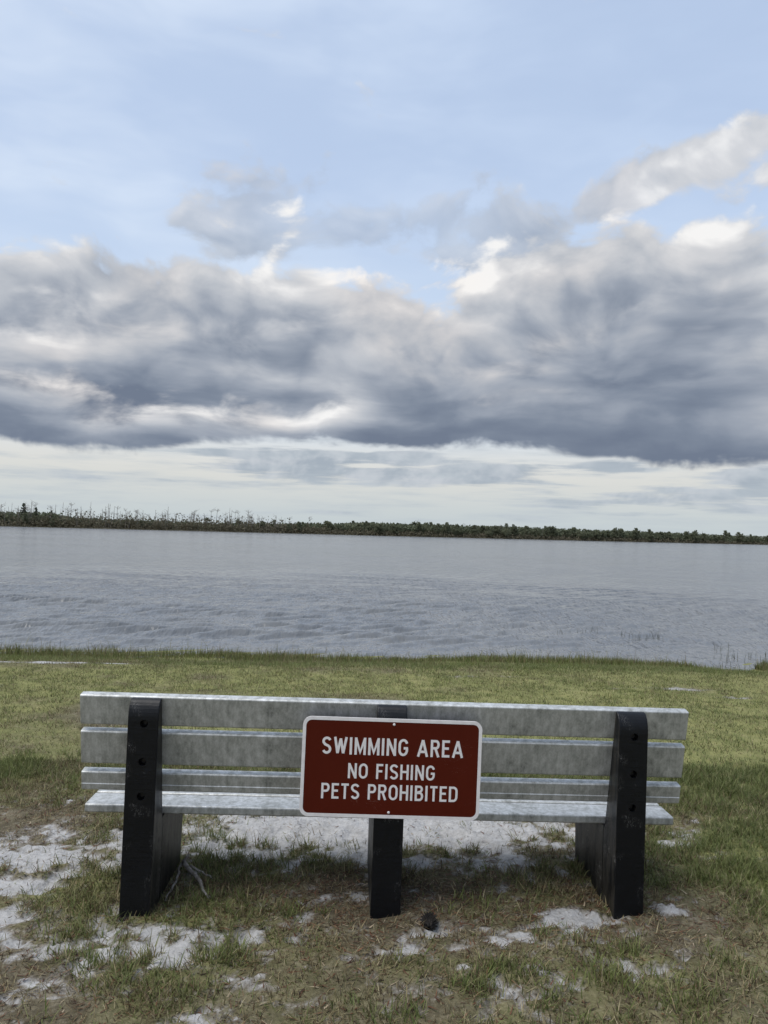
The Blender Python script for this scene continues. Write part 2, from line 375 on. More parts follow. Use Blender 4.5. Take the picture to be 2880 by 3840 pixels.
def ground_z(x, y):
    slope = -.09*sstep(y, 4.5, 9.0)-.16*sstep(y, 8.8, 10.6)
    sh = y-near_shore(x)
    z = slope + .015*np.clip(x, -2.5, 2.5)
    z = z + (WATER-z)*sstep(sh, -1.1, .0)
    z = z - 1.6*sstep(sh, 0, 14)-.03*np.clip(sh, 0, 1)
    fsd = y-far_shore(x)
    z = np.where(fsd > -25, WATER+np.clip(fsd, -25, 12)*.05+np.clip(fsd-12, 0, 400)*.004, z)
    return z
def relief(x, y):
    s_ = sstep(sand_field(x, y), .35, .6)
    near = sstep(y, 9.5, 8)
    a = (fbm(x*7, y*7, 3, 41)-.5)*.030 + (fbm(x*2.2, y*2.2, 2, 43)-.5)*.03
    dents = (1-np.abs(fbm(x*8, y*8, 4, 47, .55)*2-1))
    return near*(a*(1-s_) + s_*((dents-.75)*.050+(fbm(x*24, y*24, 2, 49)-.5)*.022-.012))
def spaced(*segs):
    out = []
    for a, b_, d0, d1 in segs:
        v = a
        while v < b_:
            out.append(v); f_ = (v-a)/(b_-a); v += d0*(d1/d0)**f_
    out.append(segs[-1][1]); return np.array(out)
xs = spaced((0, 2.4, .019, .019), (2.4, 12, .022, .3), (12, 60, .4, 9), (60, 700, 9, 13), (700, 6000, 40, 700))
xs = np.concatenate([-xs[:0:-1], xs])
ys = np.concatenate([-spaced((0, 60, .3, 10))[:0:-1], spaced((0, 2.1, .12, .05), (2.1, 4.8, .017, .02), (4.8, 12.5, .03, .09), (12.5, 90, .4, 14), (90, 120, 14, 14), (120, 640, 7, 9), (640, 6500, 15, 700))])
X, Y = np.meshgrid(xs, ys)
Z = ground_z(X, Y)
nearm = (Y > 1) & (Y < 12.5) & (np.abs(X) < 12)
Z[nearm] += relief(X[nearm], Y[nearm])
ny, nx_ = X.shape
idx = np.arange(ny*nx_).reshape(ny, nx_)
quads = np.stack([idx[:-1, :-1], idx[:-1, 1:], idx[1:, 1:], idx[1:, :-1]], -1).reshape(-1, 4)
me = np_mesh('ground', np.stack([X, Y, Z], -1).reshape(-1, 3), [quads], True)
sf = np.where(Y < 100, sand_field(X, Y), 0); lf = np.where(Y < 100, lawn_field(X, Y), 0)
attr(me, 'sand', 'FLOAT', sf); attr(me, 'lawn', 'FLOAT', lf); attr(me, 'far', 'FLOAT', (Y > 100).astype(float))
tag(link('ground', me, m_ground), kind='structure')
def zg(x, y):
    x = np.asarray(x, float); y = np.asarray(y, float)
    return ground_z(x, y)+relief(x, y)

# ================================================================ lake
wr = np.random.default_rng(3)
dip = np.concatenate([np.arange(1.85*769/9.2, 1.85*769/55, -.30), np.linspace(1.85*769/55, 1.85*769/2600, 60)])
rr = 1.85*769/dip
th = np.concatenate([np.linspace(-86, -36, 60)[:-1], np.linspace(-36, 36, 620), np.linspace(36, 86, 60)[1:]])*math.pi/180
RR, TH = np.meshgrid(rr, th, indexing='ij')
WX, WY = RR*np.sin(TH), RR*np.cos(TH)
H = np.zeros_like(WX); envl = .7+.6*fbm(WX*.22, WY*.16, 3, 61)
wpx = (fbm(WX*.5, WY*.5, 2, 71)-.5)*2.2; wpy = (fbm(WX*.5, WY*.5, 2, 72)-.5)*2.2
for k in range(44):
    if k % 3: lam, ang = wr.uniform(.42, .72), R(-50)+wr.normal()*R(9)
    else: lam, ang = wr.uniform(.24, .5), R(-68)+wr.normal()*R(22)
    a = .0062*(lam/.5)**.9
    kx, ky = math.cos(ang)*6.283/lam, math.sin(ang)*6.283/lam
    ph = WX*kx+WY*ky+wr.random()*6.283+(wpx if k % 2 else wpy)*.5
    H += a*(2*((np.sin(ph)+1)/2)**2.0-.8)*(sstep(RR, 50*lam**.5, 13*lam**.5))
H *= envl*(.35+.65*sstep(WY-near_shore(WX), .1, 3.))
ny, nx_ = WX.shape
idx = np.arange(ny*nx_).reshape(ny, nx_)
quads = np.stack([idx[:-1, :-1], idx[1:, :-1], idx[1:, 1:], idx[:-1, 1:]], -1).reshape(-1, 4)
me = np_mesh('lake_water', np.stack([WX, WY, WATER+H], -1).reshape(-1, 3), [quads], True)
attr(me, 'ripple', 'FLOAT', .40+.60*sstep(RR, 9, 38))
tag(link('lake_water', me, m_water), kind='structure')

# ================================================================ bench
BT, BYAW = .0108, .0403
bench = empty('park_bench', (.035, 3.046, 0), (0, BT, BYAW))
tag(bench, 'long park bench with weathered grey metal slats on black plastic posts, seen from behind', 'bench')
def v_back(w): return .058+(.76-w)*.185
REC = math.atan(.185)
def bm_box(sx, sy, sz, bev=.006, segs=2):
    bm = bmesh.new(); bmesh.ops.create_cube(bm, size=1)
    bmesh.ops.scale(bm, vec=(sx, sy, sz), verts=bm.verts)
    if bev: bmesh.ops.bevel(bm, geom=bm.edges[:], offset=bev, segments=segs, profile=.5, affect='EDGES')
    return bm
def plank(name, L, prof, mat, parent, loc, rx):
    """an extruded plank along x from a profile in the y-z plane, rounded ends"""
    bm = bmesh.new()
    rings = []
    n = 1
    for i in range(n+1):
        x = -L/2+L*i/n
        k = 1.
        rings.append([bm.verts.new((x, y, z)) for y, z in prof])
    for a, c in zip(rings, rings[1:]):
        for j in range(len(prof)):
            bm.faces.new((a[j], a[j-1], c[j-1], c[j]))
    ends = [bm.faces.new(rings[0]), bm.faces.new(rings[-1][::-1])]
    bmesh.ops.recalc_face_normals(bm, faces=bm.faces)
    eg = [e for f_ in ends for e in f_.edges]
    bmesh.ops.bevel(bm, geom=eg, offset=.0035, segments=2, profile=.5, affect='EDGES')
    o = from_bm(name, bm, mat, parent); o.location = loc; o.rotation_euler = (rx, 0, 0)
    return o
def rrect(w, h, r, n=4):
    p = []
    for cx, cy, a0 in ((w/2-r, h/2-r, 0), (-w/2+r, h/2-r, 90), (-w/2+r, -h/2+r, 180), (w/2-r, -h/2+r, 270)):
        for k in range(n+1): a = R(a0+90*k/n); p.append((cx+r*math.cos(a), cy+r*math.sin(a)))
    return p
TH_ = .042
for name, w0, w1, kind in (('back_slat', .8215, .699, 0), ('back_slat', .6742, .5368, 0), ('back_slat', .5042, .4265, 1)):
    wc = (w0+w1)/2; hgt = (w0-w1)/math.cos(REC)*.985
    prof = rrect(TH_, hgt, .007)
    if kind:   # the lowest plank has a stepped lip
        prof = [p for p in rrect(TH_, hgt, .006)]
        prof = [(y-(.002 if (z < -.012 and y < 0) else 0), z) for y, z in prof]
        k = [i for i, p in enumerate(prof) if p[0] < -.01 and p[1] > .0][-1]
        prof[k+1:k+1] = [(-TH_/2, -.0095), (-TH_/2-.002, -.0125)]
    vv = v_back(wc)+TH_/2/math.cos(REC)
    plank(name, 2.44, prof, m_alu, bench, (0, vv, wc), REC)
for i in range(3):
    plank('seat_slat', 2.44, rrect(.138, .034, .007), m_alu, bench, (0, .168+.069+i*.150, .3325), 0)

def post(u):
    W_ = .118
    pr = [(0, -.22), (0, .735)]
    for k in range(1, 9):
        a = R(90*k/8); pr.append((.046*(1-math.cos(a)), .735+.078*math.sin(a)))
    pr += [(v_back(.3145)-.001, .33), (v_back(.3145)-.001, .3145), (.560, .3145), (.515, -.22)]
    bm = bmesh.new()
    n = len(pr)
    A = [bm.verts.new((-W_/2, y, z)) for y, z in pr]; B_ = [bm.verts.new((W_/2, y, z)) for y, z in pr]
    bm.faces.new(A); bm.faces.new(B_[::-1])
    for j in range(n): bm.faces.new((A[j-1], A[j], B_[j], B_[j-1]))
    bmesh.ops.recalc_face_normals(bm, faces=bm.faces)
    eg = [e for e in bm.edges if abs(e.verts[0].co.x-e.verts[1].co.x) < 1e-5]
    bmesh.ops.bevel(bm, geom=eg, offset=.004, segments=2, profile=.5, affect='EDGES')
    o = from_bm('post', bm, m_post, bench); o.location = (u, 0, 0)
    # counterbored bolt holes
    cb = bmesh.new()
    for w in (.722, .575, .442):
        r_ = bmesh.ops.create_cone(cb, cap_ends=True, segments=24, radius1=.0152, radius2=.0152, depth=.06)
        bmesh.ops.rotate(cb, verts=r_['verts'], cent=(0, 0, 0), matrix=Matrix.Rotation(math.pi/2, 3, 'X'))
        bmesh.ops.translate(cb, verts=r_['verts'], vec=(.004, 0, w))
    # a seam where the seat bracket meets the upright
    for sx in (-1, 1):
        r_ = bmesh.ops.create_cube(cb, size=1)
        bmesh.ops.scale(cb, verts=r_['verts'], vec=(.006, .005, .7))
        bmesh.ops.translate(cb, verts=r_['verts'], vec=(sx*W_/2, .152, -.04))
    c = from_bm('cutter', cb); c.parent = bench; c.location = (u, 0, 0)
    md = o.modifiers.new('b', 'BOOLEAN'); md.operation = 'DIFFERENCE'; md.object = c; md.solver = 'EXACT'
    bpy.context.view_layer.update()
    dg = bpy.context.evaluated_depsgraph_get()
    me = bpy.data.meshes.new_from_object(o.evaluated_get(dg)); o.modifiers.clear()
    if len(me.polygons) > 10:
        o.data = me
    bpy.data.objects.remove(c)
    for w in (.722, .575, .442):
        bm = bmesh.new(); r_ = bmesh.ops.create_cone(bm, cap_ends=True, segments=6, radius1=.0095, radius2=.008, depth=.008)
        bmesh.ops.rotate(bm, verts=bm.verts, cent=(0, 0, 0), matrix=Matrix.Rotation(math.pi/2, 3, 'X') @ Matrix.Rotation(w*9, 3, 'Z'))
        q = from_bm('bolt', bm, m_bolt, o); q.location = (.004, .025, w)
    return o
for u in (-.9569, .0120, .9763): post(u)

# ================================================================ sign
sign = empty('park_sign', (0, 0, 0)); sign.parent = None
bm_w = Matrix.Translation((.035, 3.046, 0)) @ Matrix.Rotation(BYAW, 4, 'Z') @ Matrix.Rotation(BT, 4, 'Y')
sign.matrix_world = bm_w @ Matrix.Translation((.0145, -.0055, .5767)) @ Matrix.Rotation(.005, 4, 'Y')
tag(sign, 'brown sign with white border and lettering about swimming, fishing and pets, bolted to the bench', 'sign')
SW, SH, SR = .704, .386, .034
def ring(name, outer, inner, y0, y1, mat):
    bm = bmesh.new(); n = len(outer)
    O0 = [bm.verts.new((x, y0, z)) for x, z in outer]; O1 = [bm.verts.new((x, y1, z)) for x, z in outer]
    if inner:
        I0 = [bm.verts.new((x, y0, z)) for x, z in inner]; I1 = [bm.verts.new((x, y1, z)) for x, z in inner]
        for j in range(n):
            bm.faces.new((O0[j-1], O0[j], I0[j], I0[j-1])); bm.faces.new((O1[j-1], I1[j-1], I1[j], O1[j])); bm.faces.new((O0[j], O0[j-1], O1[j-1], O1[j])); bm.faces.new((I0[j-1], I0[j], I1[j], I1[j-1]))
    else:
        bm.faces.new(O0); bm.faces.new(O1[::-1])
        for j in range(n): bm.faces.new((O0[j], O0[j-1], O1[j-1], O1[j]))
    bmesh.ops.recalc_face_normals(bm, faces=bm.faces)
    return from_bm(name, bm, mat, sign)
ring('panel', rrect(SW, SH, SR, 10), None, -.0015, .0015, m_brown)
ring('border', rrect(SW+.001, SH+.001, SR, 10), rrect(SW-.025, SH-.025, SR-.011, 10), -.0023, .0023, m_white)
for z in (SH/2-.022, -SH/2+.022):
    bm = bmesh.new(); bmesh.ops.create_uvsphere(bm, u_segments=12, v_segments=8, radius=.0052); bmesh.ops.scale(bm, vec=(1, .6, 1), verts=bm.verts)
    q = from_bm('bolt', bm, m_white, sign, True); q.location = (.004 if z > 0 else -.004, -.002, z)
def arc(cx, cy, rx, ry, a0, a1, n=9):
    return [(cx+rx*math.cos(R(a0+(a1-a0)*i/n)), cy+ry*math.sin(R(a0+(a1-a0)*i/n))) for i in range(n+1)]
h = .074   # half stroke (cap height 1)
def glyph(ch):
    if ch == 'I': return .17, [[(h, 0), (h, 1)]]
    if ch == 'E': return .56, [[(h, 0), (h, 1)], [(h, 1-h), (.56, 1-h)], [(h, .52), (.50, .52)], [(h, h), (.56, h)]]
    if ch == 'F': return .54, [[(h, 0), (h, 1)], [(h, 1-h), (.54, 1-h)], [(h, .52), (.48, .52)]]
    if ch == 'H': return .66, [[(h, 0), (h, 1)], [(.66-h, 0), (.66-h, 1)], [(h, .52), (.66-h, .52)]]
    if ch == 'T': return .60, [[(.3, 0), (.3, 1)], [(0, 1-h), (.6, 1-h)]]
    if ch == 'N': return .68, [[(h, 0), (h, 1)], [(.68-h, 0), (.68-h, 1)], [(h*1.05, .97), (.68-h*1.05, .03)]]
    if ch == 'M': return .82, [[(h, 0), (h, 1)], [(.82-h, 0), (.82-h, 1)], [(h*1.05, .96), (.41, .16), (.82-h*1.05, .96)]]
    if ch == 'W': return 1.0, [[(h, 1), (.29, .06)], [(.29, .06), (.5, .92)], [(.5, .92), (.71, .06)], [(.71, .06), (1-h, 1)]]
    if ch == 'A': return .82, [[(h, 0), (.41, .97)], [(.41, .97), (.82-h, 0)], [(.2, .29), (.62, .29)]]
    if ch == 'O': return .70, [arc(.35, .66, .35-h, .34-h, 0, 180)+arc(.35, .34, .35-h, .34-h, 180, 360)+[(.70-h, .66)]]
    if ch == 'G': return .69, [arc(.35, .66, .35-h, .34-h, 15, 180)+arc(.35, .34, .35-h, .34-h, 180, 360)+[(.70-h, .46)], [(.38, .46), (.70, .46)]]
    if ch == 'S': return .66, [arc(.33, .735, .33-h, .265-h, 20, 180, 8)+[(h+.02, .66)]+arc(.33, .50, .17, .06, 170, 100, 2)[1:1]+[(.2, .555), (.45, .465)]+arc(.33, .275, .33-h, .275-h, 40, -160, 10)]
    if ch == 'P': return .64, [[(h, 0), (h, 1)], [(h, 1-h)]+arc(.38, .71, .26-h, .29-h, 90, -90)+[(h, .42+h)]]
    if ch == 'R': return .66, [[(h, 0), (h, 1)], [(h, 1-h)]+arc(.38, .72, .26-h, .28-h, 90, -90)+[(h, .44+h)], [(.34, .5), (.66-h, 0)]]
    if ch == 'B': return .66, [[(h, 0), (h, 1)], [(h, 1-h)]+arc(.37, .76, .25-h, .24-h, 90, -90)+[(h, .52)], [(h, .523)]+arc(.38, .30, .28-h, .30-h, 78, -90)+[(h, h)]]
    if ch == 'D': return .68, [[(h, 0), (h, 1)], [(h, 1-h)]+arc(.36, .68, .32-h, .32-h, 90, 0, 6)+arc(.36, .32, .32-h, .32-h, 0, -90, 6)+[(h, h)]]
def ribbon(bm, pts, hw, y):
    pts = [Vector((p[0], p[1])) for p in pts]; L_, R_ = [], []
    for i, p in enumerate(pts):
        d0 = (p-pts[i-1]).normalized() if i else None; d1 = (pts[i+1]-p).normalized() if i < len(pts)-1 else None
        d0 = d0 or d1; d1 = d1 or d0
        n0, n1_ = Vector((-d0.y, d0.x)), Vector((-d1.y, d1.x)); m_ = (n0+n1_)
        m_ = m_.normalized() if m_.length > 1e-4 else n0
        k = hw/max(.45, m_.dot(n0))
        L_.append(bm.verts.new((p.x+m_.x*k, y, p.y+m_.y*k))); R_.append(bm.verts.new((p.x-m_.x*k, y, p.y-m_.y*k)))
    for i in range(len(pts)-1): bm.faces.new((L_[i], R_[i], R_[i+1], L_[i+1]))
def line(text, width, cap, zc, xc=0., gap=.20, space=.52):
    tot = sum((space if c == ' ' else glyph(c)[0]+gap) for c in text)-gap
    sx = width/tot; x = -width/2+xc
    for c in text:
        if c == ' ': x += space*sx; continue
        w, strokes = glyph(c)
        bm = bmesh.new()
        for k, st in enumerate(strokes):
            ribbon(bm, [(p[0]*sx, (p[1]-.5)*cap) for p in st], h*cap*.98, -.0018-.00012*k)
        bmesh.ops.recalc_face_normals(bm, faces=bm.faces)
        o = from_bm('letter', bm, m_white, sign); o.location = (x, 0, zc)
        x += (w+gap)*sx
line('SWIMMING AREA', .553, .067, .083, .003)
line('NO FISHING', .339, .059, -.013, .001)
line('PETS PROHIBITED', .533, .060, -.093, -.003)

# ================================================================ turf: every blade a small bent strip
GREEN = np.array([[.128, .152, .044], [.160, .175, .064], [.104, .130, .040], [.190, .188, .082]])
DRY = np.array([[.25, .205, .11], [.165, .128, .07], [.11, .078, .046], [.35, .30, .18], [.08, .06, .038]])
def blades(name, x, y, length, width, lean, col, simple=False, curl=.5, zoff=0.):
    n = len(x); z = zg(x, y)+zoff-.004
    az_ = rng.random(n)*6.283; dxy = np.stack([np.cos(az_), np.sin(az_)], -1)
    tw = az_+math.pi/2+rng.normal(0, .5, n); side = np.stack([np.cos(tw), np.sin(tw)], -1)*(width/2)[:, None]
    base = np.stack([x, y], -1)
    sl, cl = np.sin(lean), np.cos(lean)
    P1 = base+dxy*(sl*length*.5)[:, None]; Z1 = z+cl*length*.5
    l2 = np.minimum(lean+curl*rng.random(n), 1.75)
    P2 = P1+dxy*(np.sin(l2)*length*.5)[:, None]; Z2 = np.maximum(Z1+np.cos(l2)*length*.5, z+.004)
    if simple:
        V = np.stack([np.c_[base-side, z], np.c_[base+side, z], np.c_[P2, Z2]], 1)
        i = np.arange(n)*3; F = [np.stack([i, i+1, i+2], -1)]; k = 3
    else:
        V = np.stack([np.c_[base-side, z], np.c_[base+side, z], np.c_[P1+side*.8, Z1], np.c_[P1-side*.8, Z1], np.c_[P2, Z2]], 1)
        i = np.arange(n)*5; F = [np.stack([i, i+1, i+2, i+3], -1), np.stack([i+3, i+2, i+4], -1)]; k = 5
    me = np_mesh(name, V.reshape(-1, 3), F, False)
    attr(me, 'col', 'FLOAT_COLOR', np.repeat(np.c_[col, np.ones(n)], k, 0))
    return link(name, me, m_grass)
def scatter(n, y0, y1, m=.5, k=.60):
    y = np.sqrt(rng.random(n)*(y1**2-y0**2)+y0**2); return (rng.random(n)*2-1)*(k*y+m), y
def colours(x, y, lawn, extra=0.):
    n = len(x)
    g = rng.random(n) < np.clip(lawn*.88+.06+extra, 0, 1)
    gi = np.clip((fbm(x*2.5, y*2.5, 2, 77)*4.2+rng.normal(0, .7, n)).astype(int), 0, 3)
    di = rng.choice(5, n, p=[.30, .27, .18, .10, .15])
    c = np.where(g[:, None], GREEN[gi], DRY[di])
    return c*np.clip(rng.normal(1, .16, n), .55, 1.5)[:, None]
def clear_of_posts(x, y):
    u = (x-.035)*math.cos(BYAW)+(y-3.046)*math.sin(BYAW); v = -(x-.035)*math.sin(BYAW)+(y-3.046)*math.cos(BYAW)
    k = np.ones(len(x), bool)
    for c in (-.9569, .0120, .9763): k &= ~((np.abs(u-c) < .063) & (v > -.004) & (v < .56))
    return k
# near turf, tufted
x, y = scatter(640000, 2.0, 5.0, 1.5)
tuft = fbm(x*11, y*11, 2, 91)
s_ = sand_field(x, y); lw = lawn_field(x, y)
keep = (rng.random(len(x)) < sstep(s_, .62, .34)*(.35+.75*lw)*(.35+1.1*sstep(tuft, .3, .65))) | (rng.random(len(x)) < .03*sstep(tuft, .4, .6)+.008)
keep &= clear_of_posts(x, y)
x, y, lw, tuft = x[keep], y[keep], lw[keep], tuft[keep]
n = len(x)
flat = rng.random(n)
L_ = (.020+.052*rng.random(n)**1.6)*(.65+.7*lw)*(.75+.5*tuft)
lean = np.where(flat < .35+.3*(1-lw), 1.15+.35*rng.random(n), .25+.8*rng.random(n))
tag(blades('turf_grass', x, y, L_, .0022+.0022*rng.random(n), lean, colours(x, y, lw)), kind='stuff', label='patchy short lawn grass around the bench', cat='grass')
# standing green tufts
tc_x, tc_y = scatter(1300, 2.1, 5.2, 1.4)
fx = np.array([.35, .45, .30, .55, .62, -.52, -.55, .02, -.55, .75, 1.0, 1.25, -1.0, -1.15, .9, .1, -.3]); fy = np.array([2.62, 2.66, 2.58, 2.64, 2.60, 2.78, 2.73, 2.45, 2.52, 2.62, 2.55, 2.75, 2.70, 2.85, 2.60, 2.42, 3.1])
fx = np.repeat(fx, 4)+rng.normal(0, .05, len(fx)*4); fy = np.repeat(fy, 4)+rng.normal(0, .03, len(fy)*4)
k = rng.random(len(tc_x)) < sstep(sand_field(tc_x, tc_y), .75, .3)*(.15+lawn_field(tc_x, tc_y))
tc_x = np.concatenate([tc_x[k], fx]); tc_y = np.concatenate([tc_y[k], fy])
nb = 26; rad_ = np.repeat(.016+.022*rng.random(len(tc_x)), nb)
x = np.repeat(tc_x, nb)+rng.normal(size=len(rad_))*rad_; y = np.repeat(tc_y, nb)+rng.normal(size=len(rad_))*rad_
k = clear_of_posts(x, y); x, y = x[k], y[k]; n = len(x)
tag(blades('tuft_grass', x, y, .025+.045*rng.random(n), .0026+.0026*rng.random(n), .15+.8*rng.random(n), colours(x, y, np.full(n, .95))*1.05), kind='stuff', label='standing green grass tufts in the worn turf', cat='grass')
# lawn towards the water
x, y = scatter(310000, 4.9, 10.4, 1.8)
s_ = sand_field(x, y); lw = lawn_field(x, y)
tuft = fbm(x*6, y*6, 2, 93)
keep = (rng.random(len(x)) < sstep(s_, .66, .36)*(.45+.6*lw)*(.5+.8*sstep(tuft, .3, .65))) & (y < near_shore(x)-.35)
x, y, lw, tuft = x[keep], y[keep], lw[keep], tuft[keep]; n = len(x)
strip = sstep(y, 8.6, 9.6)
tag(blades('lawn_grass', x, y, (.018+.034*rng.random(n))*(.7+.6*tuft)*(1+.5*strip), .0045+.003*rng.random(n), .35+.85*rng.random(n), colours(x, y, lw*.85+.2*strip), True), kind='stuff', label='mown lawn between the bench and the lake', cat='grass')
# taller grass on the bank
xb = (rng.random(52000)*2-1)*8.2; off = -np.abs(rng.normal(0, .42, len(xb)))-.02
yb = near_shore(xb)+off
dens = .35+.9*sstep(fbm(xb*1.3, yb*1.3, 3, 97), .35, .6)
keep = (rng.random(len(xb)) < dens) & (sand_field(xb, yb) < .6) & ~((xb > 4.45) & (xb < 5.45) & (off > -.45))
xb, yb, off = xb[keep], yb[keep], off[keep]; n = len(xb)
hgt = (.045+.085*rng.random(n)**1.4)*(.75+.7*fbm(xb*2.1, yb*0+4, 2, 99))*(1+.35*sstep(xb, -1.0, -4.5))
tall = rng.random(n) < .035; hgt = np.where(tall, hgt*2.0, hgt)
c = colours(xb, yb, np.full(n, .78)); c = np.where(tall[:, None], c*.8+np.array([.06, .045, .02]), c)
tag(blades('bank_grass', xb, yb, hgt, .004+.004*rng.random(n), .05+.4*rng.random(n), c), kind='stuff', label='taller green grass along the water edge', cat='grass')
# pine straw and dead leaf bits under the bench and over the sand
x, y = scatter(80000, 2.05, 4.7, 1.4)
s_ = sand_field(x, y); lw = lawn_field(x, y)
under = np.exp(-((x-.1)/1.15)**4-((y-3.25)/.30)**2)
keep = rng.random(len(x)) < np.where(s_ > .55, .05, .07+.9*under+.20*(1-lw))
keep &= clear_of_posts(x, y)
x, y, under = x[keep], y[keep], under[keep]; n = len(x)
RED = np.array([[.15, .068, .038], [.10, .052, .032], [.21, .12, .07], [.36, .29, .20], [.055, .036, .026]])
c = RED[rng.choice(5, n, p=[.3, .25, .2, .1, .15])]*np.clip(rng.normal(1, .2, n), .5, 1.6)[:, None]
tag(blades('leaf_litter', x, y, .012+.034*rng.random(n), .0025+.004*rng.random(n)**2, 1.25+.3*rng.random(n), c, False, .3, .006), kind='stuff', label='reddish brown dead leaf litter scattered under the bench', cat='leaf litter')

# ================================================================ small things on the ground
def tube(bm, pts, r0, r1, seg=6):
    pts = [Vector(p) for p in pts]; prev = None; n = len(pts)
    for i, p in enumerate(pts):
        d = (pts[min(i+1, n-1)]-pts[max(i-1, 0)]).normalized()
        a = d.orthogonal().normalized() if abs(d.z) > .95 else d.cross(Vector((0, 0, 1))).normalized()
        b_ = d.cross(a); r = r0+(r1-r0)*i/(n-1)
        ring_ = [bm.verts.new(p+(a*math.cos(6.283*k/seg)+b_*math.sin(6.283*k/seg))*r) for k in range(seg)]
        if prev:
            for k in range(seg): bm.faces.new((prev[k-1], prev[k], ring_[k], ring_[k-1]))
        else: bm.faces.new(ring_[::-1])
        prev = ring_
    bm.faces.new(prev)
br = empty('dead_branch', (-.80, 3.28, float(zg(-.80, 3.28))))
tag(br, 'forked grey dead branch lying against the bench post by the sand', 'branch')
def wob(a, b_, n, w, sag=0.):
    a, b_ = Vector(a), Vector(b_)
    return [a.lerp(b_, i/n)+Vector((random.uniform(-w, w), random.uniform(-w, w), random.uniform(-w, w)*.6+sag*math.sin(math.pi*i/n))) for i in range(n+1)]
for nm, pts, r0, r1 in (('limb', wob((-.03, .12, .055), (.13, -.11, .012), 9, .007, .012), .011, .006), ('twig', wob((-.04, .12, .05), (-.035, -.13, .008), 8, .008, -.005), .0065, .0035), ('twig', wob((.0, .09, .05), (.11, .06, .01), 6, .006), .005, .003), ('twig', wob((-.03, .12, .05), (-.015, .135, .085), 3, .003), .008, .003)):
    bm = bmesh.new(); tube(bm, pts, r0, r1); from_bm(nm, bm, m_twig, br, True)
px, py = .215, 2.98
cone = empty('pine_cone', (px, py, float(zg(px, py))))
tag(cone, 'small dark pine cone on the grass before the middle post', 'pine cone')
bm = bmesh.new(); bmesh.ops.create_uvsphere(bm, u_segments=12, v_segments=8, radius=.013); bmesh.ops.scale(bm, vec=(1, 1.35, .9), verts=bm.verts); bmesh.ops.translate(bm, verts=bm.verts, vec=(0, 0, .022))
from_bm('core', bm, m_cone, cone)
sc_me = None
for i in range(72):
    t_ = i/71; a = i*2.39996; yy = (t_-.5)*.062; rad = .024*math.sqrt(max(.05, 1-(2*t_-1)**2*.85))
    if sc_me is None:
        bm = bmesh.new(); v = [bm.verts.new(p) for p in ((-.003, 0, 0), (.003, 0, 0), (.0055, .004, .016), (0, .002, .030), (-.0055, .004, .016), (0, -.003, .014))]
        bm.faces.new((v[0], v[1], v[2], v[5])); bm.faces.new((v[0], v[5], v[4])); bm.faces.new((v[5], v[2], v[3])); bm.faces.new((v[5], v[3], v[4]))
        sc_me = bpy.data.meshes.new('scale'); bm.to_mesh(sc_me); bm.free(); sc_me.materials.append(m_cone)
    o = link('scale', sc_me, None, cone)
    d = Vector((math.cos(a), .55, math.sin(a))).normalized()
    o.location = Vector((math.cos(a)*rad*.5, yy*.8, math.sin(a)*rad*.5+.022)); o.rotation_euler = d.to_track_quat('Z', 'Y').to_euler()

# reeds standing in the shallows
def reed_clump(x, y, n, spread, hh):
    r_ = empty('reed_clump', (x, y, WATER))
    for i in range(n):
        ox, oy = random.gauss(0, spread), random.gauss(0, spread*.8); ht = hh*random.uniform(.4, 1.0)
        lx, ly = random.gauss(0, .22)*ht, random.gauss(0, .15)*ht
        bm = bmesh.new(); tube(bm, [(ox, oy, -.15), (ox+lx*.3, oy+ly*.3, ht*.5), (ox+lx, oy+ly, ht)], .0042, .0016, 4)
        from_bm('stem', bm, m_reed, r_)
    return r_
lab_out = 'sparse dark reed clump standing alone out in the open shallows'
for x, y, n, sp_, hh in ((3.45, 14.7, 4, .05, .13), (3.72, 14.8, 6, .10, .17), (4.15, 15.1, 5, .07, .20), (4.55, 14.6, 3, .03, .14), (4.68, 14.2, 6, .05, .17), (4.92, 14.25, 7, .07, .15), (5.13, 14.3, 9, .05, .19)):
    tag(reed_clump(x, y, n, sp_, hh), lab_out, 'reeds', 'reeds out in the shallows')
lab_in = 'thin reed clump at the water edge beside the small sandy inlet'
for k in range(13):
    x = 4.9+k*.19+random.uniform(-.1, .1); y = near_shore(np.array([x]))[0]+.45+random.uniform(0, 1.3)
    tag(reed_clump(x, float(y), random.randint(2, 6), .10, .14), lab_in, 'reeds', 'reeds at the inlet')

# ================================================================ far shore
def leaves_mesh(name, C, size, mat, k=1.):
    """leaf clumps: one crossed quad at every centre"""
    n = len(C); a = rng.normal(size=(n, 3)); a /= np.linalg.norm(a, axis=1)[:, None]
    b_ = np.cross(a, rng.normal(size=(n, 3))); b_ /= np.linalg.norm(b_, axis=1)[:, None]
    a = a*(size*(.6+.8*rng.random(n)))[:, None]*.5; b_ = b_*(size*(.6+.8*rng.random(n)))[:, None]*.5
    V = np.stack([C-a-b_*.4, C+b_, C+a-b_*.3, C-b_*1.1], 1).reshape(-1, 3)
    i = np.arange(n)*4
    me = np_mesh(name, V, [np.stack([i, i+1, i+2, i+3], -1)])
    me.materials.append(mat); return me
def crown_points(hgt, rad, base, nc, per, pine=False):
    pts = []
    for k in range(nc):
        f_ = random.random()
        if pine: zc = base+(hgt-base)*f_; rr_ = rad*(1.05-f_)*random.random()**.5
        else:
            zc = base+(hgt-base)*(.1+.85*f_); rr_ = rad*math.sqrt(max(.08, 1-(2*f_-.85)**2))*random.random()**.5
        a = random.random()*6.283
        c = np.array([math.cos(a)*rr_, math.sin(a)*rr_, zc])
        pts.append(c+np.clip(rng.normal(size=(per, 3)), -1.6, 1.6)*np.array([1, 1, .7])*rad*.22)
    return np.concatenate(pts)
